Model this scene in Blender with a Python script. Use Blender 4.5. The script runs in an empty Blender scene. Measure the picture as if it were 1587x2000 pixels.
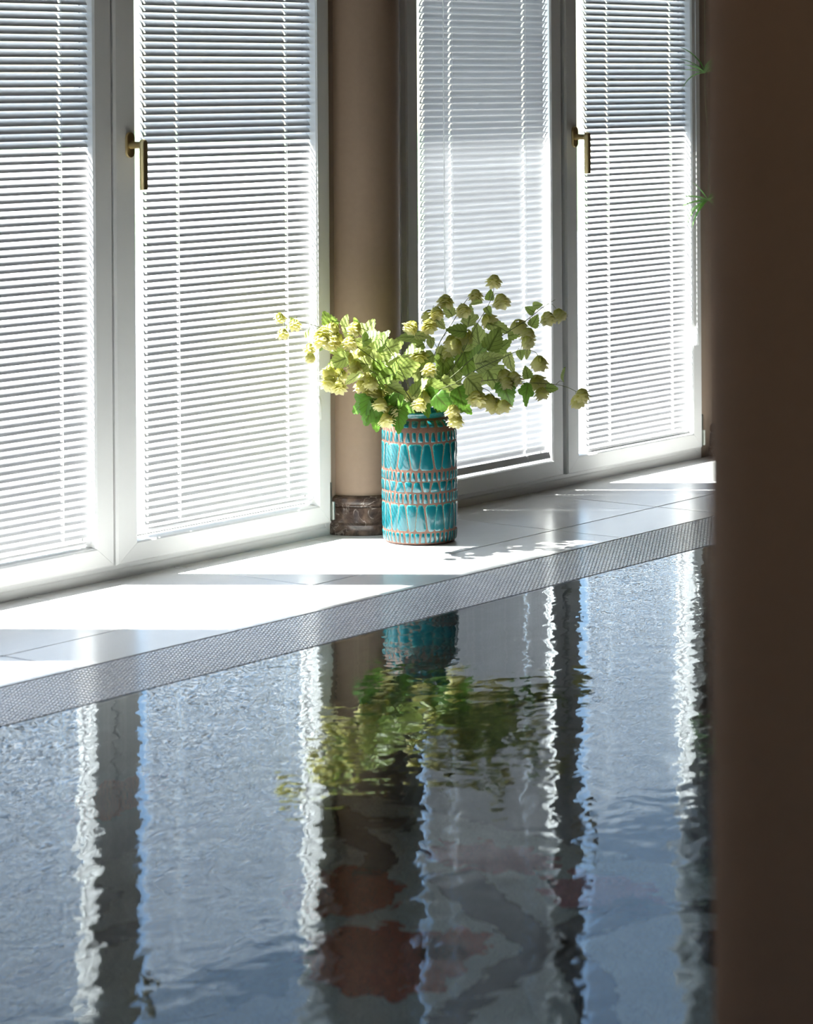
import bpy, bmesh, math, random
from mathutils import Vector, Matrix

# ------------------------------------------------------------------ camera, sky, sun, exposure
SC = bpy.context.scene
COL = SC.collection
FPX, IW, IH = 5463.0, 1587.0, 2000.0
CAM = Vector((-5.40695, -5.12695, 1.3))
YAW = math.radians(37.5995)
FW = Vector((math.cos(YAW), math.sin(YAW), 0))        # view direction, level
RT = Vector((math.sin(YAW), -math.cos(YAW), 0))       # camera right
ROLL = 0.0064
rc = (RT - Vector((0, 0, ROLL))).normalized()
uc = (Vector((0, 0, 1)) + ROLL * RT).normalized()
cam = bpy.data.cameras.new('camera')
cam.sensor_fit = 'VERTICAL'
cam.sensor_height = 36.0
cam.lens = FPX / IH * 36.0
cam.shift_y = -(1000.0 - 167.0) / IH
cam.clip_end = 300
cam.dof.use_dof = True
cam.dof.focus_distance = 7.95
cam.dof.aperture_fstop = 6.0
cam_o = bpy.data.objects.new('camera', cam)
bk = -FW
cam_o.matrix_world = Matrix(((rc.x, uc.x, bk.x, CAM.x), (rc.y, uc.y, bk.y, CAM.y), (rc.z, uc.z, bk.z, CAM.z), (0, 0, 0, 1)))
COL.objects.link(cam_o)
SC.camera = cam_o

SUN_EL = math.radians(53.4)
SUN_T = Vector((0.573 * math.cos(SUN_EL), -0.820 * math.cos(SUN_EL), -math.sin(SUN_EL))).normalized()   # direction the light travels
W = bpy.data.worlds.new('sky_world')
SC.world = W
W.use_nodes = True
wn = W.node_tree
wn.nodes.clear()
sky = wn.nodes.new('ShaderNodeTexSky')
sky.sky_type = 'NISHITA'
sky.sun_disc = False
sky.sun_elevation = SUN_EL
to_sun = -SUN_T
sky.sun_rotation = math.atan2(to_sun.x, to_sun.y)
sky.air_density = 1.0
sky.dust_density = 0.15
sky.ozone_density = 3.0
bg = wn.nodes.new('ShaderNodeBackground')
bg.inputs['Strength'].default_value = 0.50
wo = wn.nodes.new('ShaderNodeOutputWorld')
wn.links.new(sky.outputs[0], bg.inputs[0])
wn.links.new(bg.outputs[0], wo.inputs[0])

sun = bpy.data.lights.new('sun', 'SUN')
sun.energy = 68.0
sun.angle = math.radians(0.8)
sun.color = (1.0, 0.98, 0.95)
sun_o = bpy.data.objects.new('sun', sun)
sun_o.rotation_euler = SUN_T.to_track_quat('-Z', 'Y').to_euler()
sun_o.location = (-3, 4, 8)
COL.objects.link(sun_o)

SC.view_settings.view_transform = 'Standard'
SC.view_settings.look = 'None'
SC.view_settings.gamma = 1.0
SC.view_settings.use_curve_mapping = False
SC.view_settings.exposure = 0.0
SC.cycles.max_bounces = 14
SC.cycles.diffuse_bounces = 5
SC.cycles.sample_clamp_indirect = 6.0
SC.cycles.glossy_bounces = 6
SC.cycles.transmission_bounces = 8
SC.cycles.transparent_max_bounces = 12
SC.cycles.use_denoising = True

random.seed(7)
RND = random.Random(11)

# ------------------------------------------------------------------ materials
def mat_new(name):
    m = bpy.data.materials.new(name)
    m.use_nodes = True
    nt = m.node_tree
    nt.nodes.clear()
    out = nt.nodes.new('ShaderNodeOutputMaterial')
    return m, nt, out

def N(nt, t, **kw):
    n = nt.nodes.new(t)
    for k, v in kw.items():
        setattr(n, k, v)
    return n

def principled(nt, out, col=(0.8, 0.8, 0.8), rough=0.5, metal=0.0, spec=0.5, coat=0.0):
    p = nt.nodes.new('ShaderNodeBsdfPrincipled')
    p.inputs['Base Color'].default_value = (*col, 1)
    p.inputs['Roughness'].default_value = rough
    p.inputs['Metallic'].default_value = metal
    p.inputs['Specular IOR Level'].default_value = spec
    p.inputs['Coat Weight'].default_value = coat
    nt.links.new(p.outputs[0], out.inputs['Surface'])
    return p

def ramp(nt, src, stops):
    r = nt.nodes.new('ShaderNodeValToRGB')
    e = r.color_ramp.elements
    while len(e) < len(stops):
        e.new(0.5)
    for i, (p, c) in enumerate(stops):
        e[i].position = p
        e[i].color = (*c, 1) if len(c) == 3 else c
    nt.links.new(src, r.inputs[0])
    return r.outputs[0]

def noise(nt, scale, detail=3.0, rough=0.5, vec=None, dist=0.0):
    n = nt.nodes.new('ShaderNodeTexNoise')
    n.inputs['Scale'].default_value = scale
    n.inputs['Detail'].default_value = detail
    n.inputs['Roughness'].default_value = rough
    n.inputs['Distortion'].default_value = dist
    if vec is None:
        tc = nt.nodes.new('ShaderNodeTexCoord')
        vec = tc.outputs['Object']
    nt.links.new(vec, n.inputs['Vector'])
    return n.outputs['Fac']

def bump(nt, p, h, strength=0.2, dist=0.002):
    b = nt.nodes.new('ShaderNodeBump')
    b.inputs['Strength'].default_value = strength
    b.inputs['Distance'].default_value = dist
    nt.links.new(h, b.inputs['Height'])
    nt.links.new(b.outputs[0], p.inputs['Normal'])
    return b

def simple(name, col, rough=0.5, metal=0.0, var=0.06, scale=20.0, bmp=0.0, bdist=0.001, coat=0.0):
    m, nt, out = mat_new(name)
    p = principled(nt, out, col, rough, metal, coat=coat)
    f = noise(nt, scale, 4)
    a = tuple(max(0, c * (1 - var)) for c in col)
    b = tuple(min(1, c * (1 + var)) for c in col)
    nt.links.new(ramp(nt, f, [(0.3, a), (0.7, b)]), p.inputs['Base Color'])
    if bmp:
        bump(nt, p, f, bmp, bdist)
    return m

M = {}
M['pvc'] = simple('white_pvc', (0.82, 0.82, 0.81), 0.38, var=0.015, scale=6)
M['gasket'] = simple('dark_gasket', (0.035, 0.035, 0.033), 0.6)
M['slat'] = simple('painted_slat', (0.68, 0.68, 0.70), 0.34, var=0.02, scale=15)
M['cord'] = simple('white_cord', (0.85, 0.85, 0.83), 0.7, var=0.03)
M['brass'] = simple('brushed_brass', (0.55, 0.44, 0.23), 0.36, metal=1.0, var=0.05, scale=90)
M['steel'] = simple('hinge_steel', (0.30, 0.31, 0.28), 0.35, metal=1.0, var=0.1)
M['column'] = simple('brown_plaster', (0.315, 0.225, 0.165), 0.55, var=0.03, scale=60, bmp=0.05, bdist=0.0006)
M['wallpaint'] = simple('brown_wall_paint', (0.24, 0.18, 0.135), 0.8, var=0.04, scale=9, bmp=0.1)
M['pillar'] = simple('dark_brown_plaster', (0.37, 0.205, 0.125), 0.75, var=0.09, scale=260, bmp=0.25, bdist=0.0012)
M['pillar'].node_tree.nodes['Principled BSDF'].inputs['Specular IOR Level'].default_value = 0.08
M['column'].node_tree.nodes['Principled BSDF'].inputs['Specular IOR Level'].default_value = 0.2
M['ceiling'] = simple('ceiling_paint', (0.22, 0.17, 0.13), 0.7, var=0.05)
M['grout'] = simple('grey_grout', (0.16, 0.15, 0.145), 0.9, var=0.1, scale=80)
M['stone_out'] = simple('pale_terrace', (0.27, 0.275, 0.29), 0.8, var=0.08, scale=4)
M['lawn'] = simple('lawn_green', (0.07, 0.12, 0.045), 0.9, var=0.3, scale=30)
M['render'] = simple('pale_render', (0.66, 0.63, 0.58), 0.85, var=0.04)
M['stem'] = simple('hop_stem', (0.13, 0.15, 0.05), 0.6, var=0.2, scale=60)
M['clay'] = simple('brown_clay', (0.155, 0.078, 0.056), 0.62, var=0.3, scale=420, bmp=0.5, bdist=0.0012)
M['channel'] = simple('channel_concrete', (0.10, 0.10, 0.10), 0.8)
M['soil'] = simple('potting_soil', (0.05, 0.035, 0.025), 0.9, var=0.3, scale=80)
M['pot'] = simple('white_plastic_pot', (0.75, 0.74, 0.7), 0.4)

def tile_mat():
    m, nt, out = mat_new('beige_porcelain')
    p = principled(nt, out, (0.5, 0.47, 0.43), 0.3)
    tc = N(nt, 'ShaderNodeTexCoord')
    mp = N(nt, 'ShaderNodeMapping')
    mp.inputs['Scale'].default_value = (1.0, 4.5, 1.0)
    nt.links.new(tc.outputs['Object'], mp.inputs[0])
    info = N(nt, 'ShaderNodeObjectInfo')
    add = N(nt, 'ShaderNodeVectorMath', operation='ADD')
    nt.links.new(mp.outputs[0], add.inputs[0])
    nt.links.new(info.outputs['Random'], add.inputs[1])
    f = noise(nt, 5, 4, 0.55, add.outputs[0], 0.2)
    nt.links.new(ramp(nt, f, [(0.2, (0.815, 0.815, 0.815)), (0.8, (0.845, 0.845, 0.845))]), p.inputs['Base Color'])
    f2 = noise(nt, 6, 3, 0.5)
    nt.links.new(ramp(nt, f2, [(0.3, (0.20,) * 3), (0.7, (0.23,) * 3)]), p.inputs['Roughness'])
    bump(nt, p, noise(nt, 140, 2), 0.03, 0.0004)
    return m
M['tile'] = tile_mat()

def grate_mat():
    m, nt, out = mat_new('white_grate_plastic')
    p = principled(nt, out, (0.66, 0.64, 0.64), 0.16)
    f = noise(nt, 14, 3)
    nt.links.new(ramp(nt, f, [(0.3, (0.89, 0.88, 0.89)), (0.7, (0.94, 0.93, 0.94))]), p.inputs['Base Color'])
    return m
M['grate'] = grate_mat()

def glass_mat():
    m, nt, out = mat_new('window_glass')
    tr = N(nt, 'ShaderNodeBsdfTransparent')
    tr.inputs[0].default_value = (0.95, 0.97, 0.955, 1)
    gl = N(nt, 'ShaderNodeBsdfGlossy')
    gl.inputs['Roughness'].default_value = 0.0
    fr = N(nt, 'ShaderNodeFresnel')
    # same reflectance on the way in and on the way out of the thin pane
    geo = N(nt, 'ShaderNodeNewGeometry')
    ior = N(nt, 'ShaderNodeMath', operation='MULTIPLY_ADD')
    nt.links.new(geo.outputs['Backfacing'], ior.inputs[0])
    ior.inputs[1].default_value = 1 / 1.5 - 1.5
    ior.inputs[2].default_value = 1.5
    nt.links.new(ior.outputs[0], fr.inputs[0])
    mx = N(nt, 'ShaderNodeMixShader')
    nt.links.new(fr.outputs[0], mx.inputs[0])
    nt.links.new(tr.outputs[0], mx.inputs[1])
    nt.links.new(gl.outputs[0], mx.inputs[2])
    nt.links.new(mx.outputs[0], out.inputs[0])
    return m
M['glass'] = glass_mat()

def clear_mat():
    m, nt, out = mat_new('clear_plastic')
    tr = N(nt, 'ShaderNodeBsdfTransparent')
    tr.inputs[0].default_value = (0.96, 0.97, 0.97, 1)
    tl = N(nt, 'ShaderNodeBsdfTranslucent')
    tl.inputs[0].default_value = (0.85, 0.86, 0.86, 1)
    gl = N(nt, 'ShaderNodeBsdfGlossy')
    gl.inputs['Roughness'].default_value = 0.15
    m1 = N(nt, 'ShaderNodeMixShader')
    m1.inputs[0].default_value = 0.45
    nt.links.new(tr.outputs[0], m1.inputs[1])
    nt.links.new(tl.outputs[0], m1.inputs[2])
    m2 = N(nt, 'ShaderNodeMixShader')
    m2.inputs[0].default_value = 0.08
    nt.links.new(m1.outputs[0], m2.inputs[1])
    nt.links.new(gl.outputs[0], m2.inputs[2])
    nt.links.new(m2.outputs[0], out.inputs[0])
    return m
M['clear'] = clear_mat()

def water_mat():
    m, nt, out = mat_new('pool_water')
    g = N(nt, 'ShaderNodeBsdfGlass')
    g.inputs['Color'].default_value = (0.89, 0.95, 1.0, 1)
    g.inputs['Roughness'].default_value = 0.0
    g.inputs['IOR'].default_value = 1.333
    tc = N(nt, 'ShaderNodeTexCoord')
    mp = N(nt, 'ShaderNodeMapping')
    mp.inputs['Rotation'].default_value = (0, 0, -YAW + math.pi / 2 + 0.25)
    mp.inputs['Scale'].default_value = (0.8, 1.0, 1.0)
    nt.links.new(tc.outputs['Object'], mp.inputs[0])
    a = noise(nt, 17, 1.6, 0.45, mp.outputs[0], 0.4)
    b = noise(nt, 48, 1.5, 0.5, mp.outputs[0], 0.3)
    mul = N(nt, 'ShaderNodeMath', operation='MULTIPLY')
    mul.inputs[1].default_value = 0.12
    nt.links.new(b, mul.inputs[0])
    add = N(nt, 'ShaderNodeMath', operation='ADD')
    nt.links.new(a, add.inputs[0])
    nt.links.new(mul.outputs[0], add.inputs[1])
    bp = N(nt, 'ShaderNodeBump')
    bp.inputs['Strength'].default_value = 1.0
    bp.inputs['Distance'].default_value = 0.0010
    nt.links.new(add.outputs[0], bp.inputs['Height'])
    nt.links.new(bp.outputs[0], g.inputs['Normal'])
    nt.links.new(g.outputs[0], out.inputs[0])
    return m
M['water'] = water_mat()

def marble_mat():
    m, nt, out = mat_new('dark_brown_marble')
    p = principled(nt, out, (0.1, 0.06, 0.05), 0.22)
    tc = N(nt, 'ShaderNodeTexCoord')
    f = noise(nt, 22, 6, 0.6, tc.outputs['Object'], 0.8)
    base = ramp(nt, f, [(0.3, (0.035, 0.023, 0.019)), (0.5, (0.10, 0.066, 0.052)), (0.68, (0.21, 0.14, 0.105))])
    v = noise(nt, 13, 5, 0.55, tc.outputs['Object'], 1.8)
    sub = N(nt, 'ShaderNodeMath', operation='SUBTRACT')
    sub.inputs[1].default_value = 0.5
    nt.links.new(v, sub.inputs[0])
    ab = N(nt, 'ShaderNodeMath', operation='ABSOLUTE')
    nt.links.new(sub.outputs[0], ab.inputs[0])
    vein = ramp(nt, ab.outputs[0], [(0.0, (1, 1, 1)), (0.012, (0.35, 0.35, 0.35)), (0.03, (0, 0, 0))])
    msk = ramp(nt, noise(nt, 17, 3, 0.5, tc.outputs['Object'], 0.4), [(0.50, (0, 0, 0)), (0.66, (0.9, 0.9, 0.9))])
    vm = N(nt, 'ShaderNodeMath', operation='MULTIPLY')
    nt.links.new(vein, vm.inputs[0])
    nt.links.new(msk, vm.inputs[1])
    mx = N(nt, 'ShaderNodeMix', data_type='RGBA')
    nt.links.new(vm.outputs[0], mx.inputs[0])
    nt.links.new(base, mx.inputs[6])
    mx.inputs[7].default_value = (0.52, 0.43, 0.38, 1)
    nt.links.new(mx.outputs[2], p.inputs['Base Color'])
    return m
M['marble'] = marble_mat()

def glaze_mat():
    # thick pooled turquoise glaze: pale at the rim of each panel, deep teal in the pool
    m, nt, out = mat_new('turquoise_glaze')
    p = principled(nt, out, (0.02, 0.35, 0.4), 0.12, coat=0.6)
    uv = N(nt, 'ShaderNodeUVMap')
    sp = N(nt, 'ShaderNodeSeparateXYZ')
    nt.links.new(uv.outputs[0], sp.inputs[0])
    f = noise(nt, 260, 4, 0.7)
    f1 = noise(nt, 60, 3, 0.6)
    # u: 0 at rim .. 1 at middle, v: 0 at the foot .. 1 at the top of the panel
    a = N(nt, 'ShaderNodeMath', operation='MULTIPLY_ADD')
    nt.links.new(sp.outputs[1], a.inputs[0])
    a.inputs[1].default_value = -0.42
    nt.links.new(sp.outputs[0], a.inputs[2])
    b = N(nt, 'ShaderNodeMath', operation='MULTIPLY_ADD')
    nt.links.new(f, b.inputs[0])
    b.inputs[1].default_value = 1.15
    nt.links.new(a.outputs[0], b.inputs[2])
    c = N(nt, 'ShaderNodeMath', operation='MULTIPLY_ADD')
    nt.links.new(f1, c.inputs[0])
    c.inputs[1].default_value = 0.5
    nt.links.new(b.outputs[0], c.inputs[2])
    nt.links.new(ramp(nt, c.outputs[0], [(0.42, (0.17, 0.42, 0.385)), (0.62, (0.02, 0.25, 0.25)), (0.95, (0.005, 0.155, 0.17)), (1.0, (0.003, 0.10, 0.125))]), p.inputs['Base Color'])
    bump(nt, p, f, 0.25, 0.001)
    return m
M['glaze'] = glaze_mat()

def leaf_mat(name, c0, c1, trans=0.52):
    m, nt, out = mat_new(name)
    uv = N(nt, 'ShaderNodeUVMap')
    sp = N(nt, 'ShaderNodeSeparateXYZ')
    nt.links.new(uv.outputs[0], sp.inputs[0])
    # u = signed cross position (-1..1 mapped to 0..1), v = along
    au = N(nt, 'ShaderNodeMath', operation='MULTIPLY_ADD')
    au.inputs[1].default_value = 2.0
    au.inputs[2].default_value = -1.0
    nt.links.new(sp.outputs[0], au.inputs[0])
    ab = N(nt, 'ShaderNodeMath', operation='ABSOLUTE')
    nt.links.new(au.outputs[0], ab.inputs[0])
    # side veins: sawtooth of (v*6 - |u|*2.2)
    s1 = N(nt, 'ShaderNodeMath', operation='MULTIPLY')
    s1.inputs[1].default_value = 5.5
    nt.links.new(sp.outputs[1], s1.inputs[0])
    s2 = N(nt, 'ShaderNodeMath', operation='MULTIPLY_ADD')
    s2.inputs[1].default_value = -1.9
    nt.links.new(ab.outputs[0], s2.inputs[0])
    nt.links.new(s1.outputs[0], s2.inputs[2])
    fr = N(nt, 'ShaderNodeMath', operation='PINGPONG')
    fr.inputs[1].default_value = 0.5
    nt.links.new(s2.outputs[0], fr.inputs[0])
    mn = N(nt, 'ShaderNodeMath', operation='MULTIPLY')
    mn.inputs[1].default_value = 0.55
    nt.links.new(ab.outputs[0], mn.inputs[0])
    mi = N(nt, 'ShaderNodeMath', operation='MINIMUM')
    nt.links.new(fr.outputs[0], mi.inputs[0])
    nt.links.new(mn.outputs[0], mi.inputs[1])
    vein = ramp(nt, mi.outputs[0], [(0.02, (0.75, 0.75, 0.75)), (0.085, (0, 0, 0))])
    info = N(nt, 'ShaderNodeObjectInfo')
    base = ramp(nt, info.outputs['Random'], [(0.0, c0), (1.0, c1)])
    mx = N(nt, 'ShaderNodeMix', data_type='RGBA')
    nt.links.new(vein, mx.inputs[0])
    nt.links.new(base, mx.inputs[6])
    mx.inputs[7].default_value = (0.075, 0.10, 0.018, 1)
    d = N(nt, 'ShaderNodeBsdfPrincipled')
    d.inputs['Roughness'].default_value = 0.45
    nt.links.new(mx.outputs[2], d.inputs['Base Color'])
    t = N(nt, 'ShaderNodeBsdfTranslucent')
    nt.links.new(mx.outputs[2], t.inputs[0])
    ms = N(nt, 'ShaderNodeMixShader')
    ms.inputs[0].default_value = trans
    nt.links.new(d.outputs[0], ms.inputs[1])
    nt.links.new(t.outputs[0], ms.inputs[2])
    nt.links.new(ms.outputs[0], out.inputs[0])
    return m
M['leaf'] = leaf_mat('hop_leaf', (0.24, 0.36, 0.06), (0.60, 0.66, 0.24))
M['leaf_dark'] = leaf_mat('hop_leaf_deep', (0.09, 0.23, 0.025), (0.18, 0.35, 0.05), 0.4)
M['spider'] = leaf_mat('spider_leaf', (0.12, 0.30, 0.05), (0.20, 0.40, 0.10), 0.4)

def cone_mat():
    m, nt, out = mat_new('hop_cone')
    uv = N(nt, 'ShaderNodeUVMap')
    sp = N(nt, 'ShaderNodeSeparateXYZ')
    nt.links.new(uv.outputs[0], sp.inputs[0])
    f = noise(nt, 90, 3)
    ad = N(nt, 'ShaderNodeMath', operation='MULTIPLY_ADD')
    nt.links.new(f, ad.inputs[0])
    ad.inputs[1].default_value = 0.35
    nt.links.new(sp.outputs[1], ad.inputs[2])
    c = ramp(nt, ad.outputs[0], [(0.12, (0.50, 0.52, 0.07)), (0.5, (0.70, 0.69, 0.22)), (1.0, (0.85, 0.80, 0.50))])
    d = N(nt, 'ShaderNodeBsdfPrincipled')
    d.inputs['Roughness'].default_value = 0.6
    nt.links.new(c, d.inputs['Base Color'])
    t = N(nt, 'ShaderNodeBsdfTranslucent')
    nt.links.new(c, t.inputs[0])
    ms = N(nt, 'ShaderNodeMixShader')
    ms.inputs[0].default_value = 0.45
    nt.links.new(d.outputs[0], ms.inputs[1])
    nt.links.new(t.outputs[0], ms.inputs[2])
    nt.links.new(ms.outputs[0], out.inputs[0])
    return m
M['cone'] = cone_mat()

def mosaic_mat(name, c0, c1, grout=(0.30, 0.34, 0.33)):
    m, nt, out = mat_new(name)
    p = principled(nt, out, c0, 0.35)
    tc = N(nt, 'ShaderNodeTexCoord')
    br = N(nt, 'ShaderNodeTexBrick')
    br.offset = 0.0
    br.inputs['Scale'].default_value = 1.0
    br.inputs['Brick Width'].default_value = 0.0125
    br.inputs['Row Height'].default_value = 0.0125
    br.inputs['Mortar Size'].default_value = 0.0008
    br.inputs['Color1'].default_value = (*c0, 1)
    br.inputs['Color2'].default_value = (*c1, 1)
    br.inputs['Mortar'].default_value = (*grout, 1)
    nt.links.new(tc.outputs['Object'], br.inputs[0])
    f = noise(nt, 7, 4, 0.6)
    mx = N(nt, 'ShaderNodeMix', data_type='RGBA', blend_type='MULTIPLY')
    mx.inputs[0].default_value = 1.0
    nt.links.new(br.outputs[0], mx.inputs[6])
    nt.links.new(ramp(nt, f, [(0.3, (0.78, 0.78, 0.78)), (0.7, (1, 1, 1))]), mx.inputs[7])
    nt.links.new(mx.outputs[2], p.inputs['Base Color'])
    return m
M['mosaic'] = mosaic_mat('pale_mosaic', (0.76, 0.84, 0.74), (0.85, 0.90, 0.80), (0.5, 0.55, 0.52))
M['mosaic_wall'] = mosaic_mat('grey_mosaic', (0.30, 0.34, 0.35), (0.38, 0.41, 0.41))
M['mosaic_red'] = mosaic_mat('rust_mosaic', (0.54, 0.13, 0.065), (0.64, 0.19, 0.10), (0.2, 0.1, 0.08))
M['mosaic_pink'] = mosaic_mat('rose_mosaic', (0.66, 0.26, 0.27), (0.74, 0.34, 0.33), (0.3, 0.2, 0.2))
M['mosaic_dark'] = mosaic_mat('dark_mosaic', (0.065, 0.075, 0.075), (0.11, 0.12, 0.11), (0.1, 0.1, 0.1))
M['mosaic_green'] = mosaic_mat('sage_mosaic', (0.20, 0.26, 0.17), (0.26, 0.33, 0.22), (0.15, 0.18, 0.15))

# ------------------------------------------------------------------ mesh helpers
class MB:
    def __init__(self):
        self.v, self.f, self.uv = [], [], None

    def add(self, vs, fs):
        o = len(self.v)
        self.v += [tuple(q) for q in vs]
        self.f += [tuple(i + o for i in g) for g in fs]
        return self

    def box(self, x0, x1, y0, y1, z0, z1):
        vs = [(x, y, z) for x in (x0, x1) for y in (y0, y1) for z in (z0, z1)]
        return self.add(vs, [(0, 1, 3, 2), (4, 6, 7, 5), (0, 4, 5, 1), (2, 3, 7, 6), (0, 2, 6, 4), (1, 5, 7, 3)])

    def cbox(self, x0, x1, y0, y1, z0, z1, c=0.002):
        # box with chamfered top edges
        vs = [(x0, y0, z0), (x1, y0, z0), (x1, y1, z0), (x0, y1, z0),
              (x0, y0, z1 - c), (x1, y0, z1 - c), (x1, y1, z1 - c), (x0, y1, z1 - c),
              (x0 + c, y0 + c, z1), (x1 - c, y0 + c, z1), (x1 - c, y1 - c, z1), (x0 + c, y1 - c, z1)]
        return self.add(vs, [(3, 2, 1, 0), (0, 1, 5, 4), (1, 2, 6, 5), (2, 3, 7, 6), (3, 0, 4, 7), (4, 5, 9, 8), (5, 6, 10, 9), (6, 7, 11, 10), (7, 4, 8, 11), (8, 9, 10, 11)])

    def lathe(self, prof, n=48, cx=0.0, cy=0.0, cap=True):
        o = len(self.v)
        for r, z in prof:
            for i in range(n):
                a = 2 * math.pi * i / n
                self.v.append((cx + r * math.cos(a), cy + r * math.sin(a), z))
        for j in range(len(prof) - 1):
            for i in range(n):
                k = (i + 1) % n
                self.f.append((o + j * n + i, o + j * n + k, o + (j + 1) * n + k, o + (j + 1) * n + i))
        if cap:
            self.f.append(tuple(o + i for i in reversed(range(n))))
            self.f.append(tuple(o + (len(prof) - 1) * n + i for i in range(n)))
        return self

    def tube(self, pts, rad, n=6):
        pts = [Vector(p) for p in pts]
        o = len(self.v)
        up = Vector((0.31, 0.22, 0.92)).normalized()
        for i, p in enumerate(pts):
            t = (pts[min(i + 1, len(pts) - 1)] - pts[max(i - 1, 0)])
            if t.length < 1e-9:
                t = Vector((0, 0, 1))
            t.normalize()
            u = t.cross(up)
            if u.length < 1e-3:
                u = t.cross(Vector((1, 0, 0)))
            u.normalize()
            w = t.cross(u)
            r = rad[i] if isinstance(rad, (list, tuple)) else rad
            for k in range(n):
                a = 2 * math.pi * k / n
                self.v.append(tuple(p + (u * math.cos(a) + w * math.sin(a)) * r))
        for i in range(len(pts) - 1):
            for k in range(n):
                q = (k + 1) % n
                self.f.append((o + i * n + k, o + i * n + q, o + (i + 1) * n + q, o + (i + 1) * n + k))
        self.f.append(tuple(o + k for k in reversed(range(n))))
        self.f.append(tuple(o + (len(pts) - 1) * n + k for k in range(n)))
        return self

    def mesh(self, name, mat, smooth=False):
        me = bpy.data.meshes.new(name)
        me.from_pydata(self.v, [], self.f)
        me.materials.append(mat)
        if smooth:
            me.shade_smooth()
            try:
                me.set_sharp_from_angle(angle=math.radians(smooth if smooth is not True else 40))
            except Exception:
                pass
        me.update()
        return me

    def build(self, name, mat, parent=None, smooth=False):
        return link(name, self.mesh(name, mat, smooth), parent)

def link(name, data, parent=None):
    o = bpy.data.objects.new(name, data)
    COL.objects.link(o)
    if parent is not None:
        o.parent = parent
    return o

def empty(name, loc=(0, 0, 0)):
    o = bpy.data.objects.new(name, None)
    o.empty_display_size = 0.05
    o.location = loc
    COL.objects.link(o)
    return o

def tag(o, label=None, cat=None, group=None, kind=None):
    if label:
        o['label'] = label
    if cat:
        o['category'] = cat
    if group:
        o['group'] = group
    if kind:
        o['kind'] = kind
    return o

def copy_tree(o, parent=None):
    c = o.copy()
    COL.objects.link(c)
    c.parent = parent
    for ch in list(o.children):
        copy_tree(ch, c)
    return c

# ------------------------------------------------------------------ room shell
GRATE0, GRATE1 = -0.722, -0.985          # deck edge, water edge
POOL_NEAR, POOL_L, POOL_R, DEPTH = -3.66, -4.3, 3.75, 1.2
RX0, RX1, RY0, CEIL = -7.6, 4.4, -5.9, 2.95
WIN_TOP = 2.34
WT = 0.062             # window wall is no thicker than its frames
C_PIER = [-3.16, -1.07, 1.02, 3.11]

# floor: grout bed with real tiles on it
fl = MB()
fl.box(RX0, RX1, GRATE0, 0.11, -0.12, -0.010)
fl.box(RX0, RX1, RY0, POOL_NEAR, -0.12, -0.010)
fl.box(RX0, POOL_L, POOL_NEAR, GRATE0, -0.12, -0.010)
fl.box(POOL_R, RX1, POOL_NEAR, GRATE0, -0.12, -0.010)
floor_o = tag(fl.build('floor', M['grout']), 'beige tiled pool deck floor with thin grey grout joints', kind='structure')
TP, TX0, TYJ, G = 0.5545, -0.901, -0.483, 0.0016
tile_cache = {}
def tile(x0, x1, y0, y1):
    w, d = round(x1 - x0, 4), round(y1 - y0, 4)
    if (w, d) not in tile_cache:
        tile_cache[(w, d)] = MB().cbox(-w / 2, w / 2, -d / 2, d / 2, -0.010, 0.0, 0.0015).mesh('tile', M['tile'])
    o = link('tile', tile_cache[(w, d)], floor_o)
    o.location = ((x0 + x1) / 2, (y0 + y1) / 2, RND.uniform(-0.0003, 0.0003))
for k in range(-6, 8):
    xa = TX0 + k * TP
    xb = min(xa + TP, RX1)
    tile(xa + G, xb - G, TYJ + G, 0.07)
    tile(xa + G, xb - G, GRATE0 + 0.003, TYJ - G)
# near deck tiles (camera side)
for k in range(-5, 8):
    for j in range(4):
        xa = TX0 + k * TP
        ya = POOL_NEAR - (j + 1) * TP
        tile(xa + G, min(xa + TP, RX1) - G, ya + G, ya + TP - G)

# window wall with three openings, each two sashes wide
WINS = [(-2.14, 'window_1'), (-0.043, 'window_2'), (2.052, 'window_3')]
OPEN = []
wl = MB()
spans = []
WL = {'window_1': (-3.033, -1.247), 'window_2': (-0.936, 0.850), 'window_3': (1.225, 2.885)}   # outer edges of the sash pairs
FRM = 0.03
edges = [(a - FRM, b + FRM) for a, b in (WL['window_1'], WL['window_2'], WL['window_3'])]
xs = [RX0] + [e for ab in edges for e in ab] + [RX1]
for i in range(0, len(xs), 2):
    wl.box(xs[i], xs[i + 1], 0.0, WT, -0.12, WIN_TOP)
wl.box(RX0, RX1, 0.0, WT, WIN_TOP, CEIL)
tag(wl.build('wall_far', M['wallpaint']), kind='structure')
NW0, NW1, NZ0, NZ1 = -5.5, -3.5, 0.75, 2.35          # unseen opening added in the left wall to light the foreground pillar
nw = MB()
nw.box(RX0 - 0.15, RX0, RY0, NW0, -0.12, CEIL)
nw.box(RX0 - 0.15, RX0, NW1, WT, -0.12, CEIL)
nw.box(RX0 - 0.15, RX0, NW0, NW1, -0.12, NZ0)
nw.box(RX0 - 0.15, RX0, NW0, NW1, NZ1, CEIL)
tag(nw.build('wall_left', M['wallpaint']), kind='structure')
tag(MB().box(RX0 - 1.25, RX0 - 0.15, RY0 - 1.0, WT, 2.50, 2.66).build('added_sun_block_side', M['render']), kind='structure')  # unseen slab, added to keep direct sun out of the left-wall opening
tag(MB().box(-16, RX0 - 0.15, RY0 - 6.0, WT, -0.14, -0.02).build('terrace_side', M['stone_out']), kind='structure')
tag(MB().box(RX1, RX1 + 0.15, RY0, WT, -0.12, CEIL).build('wall_right', M['wallpaint']), kind='structure')
tag(MB().box(RX0 - 0.15, RX1 + 0.15, RY0 - 0.15, RY0, -0.12, CEIL).build('wall_near', M['wallpaint']), kind='structure')
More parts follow.
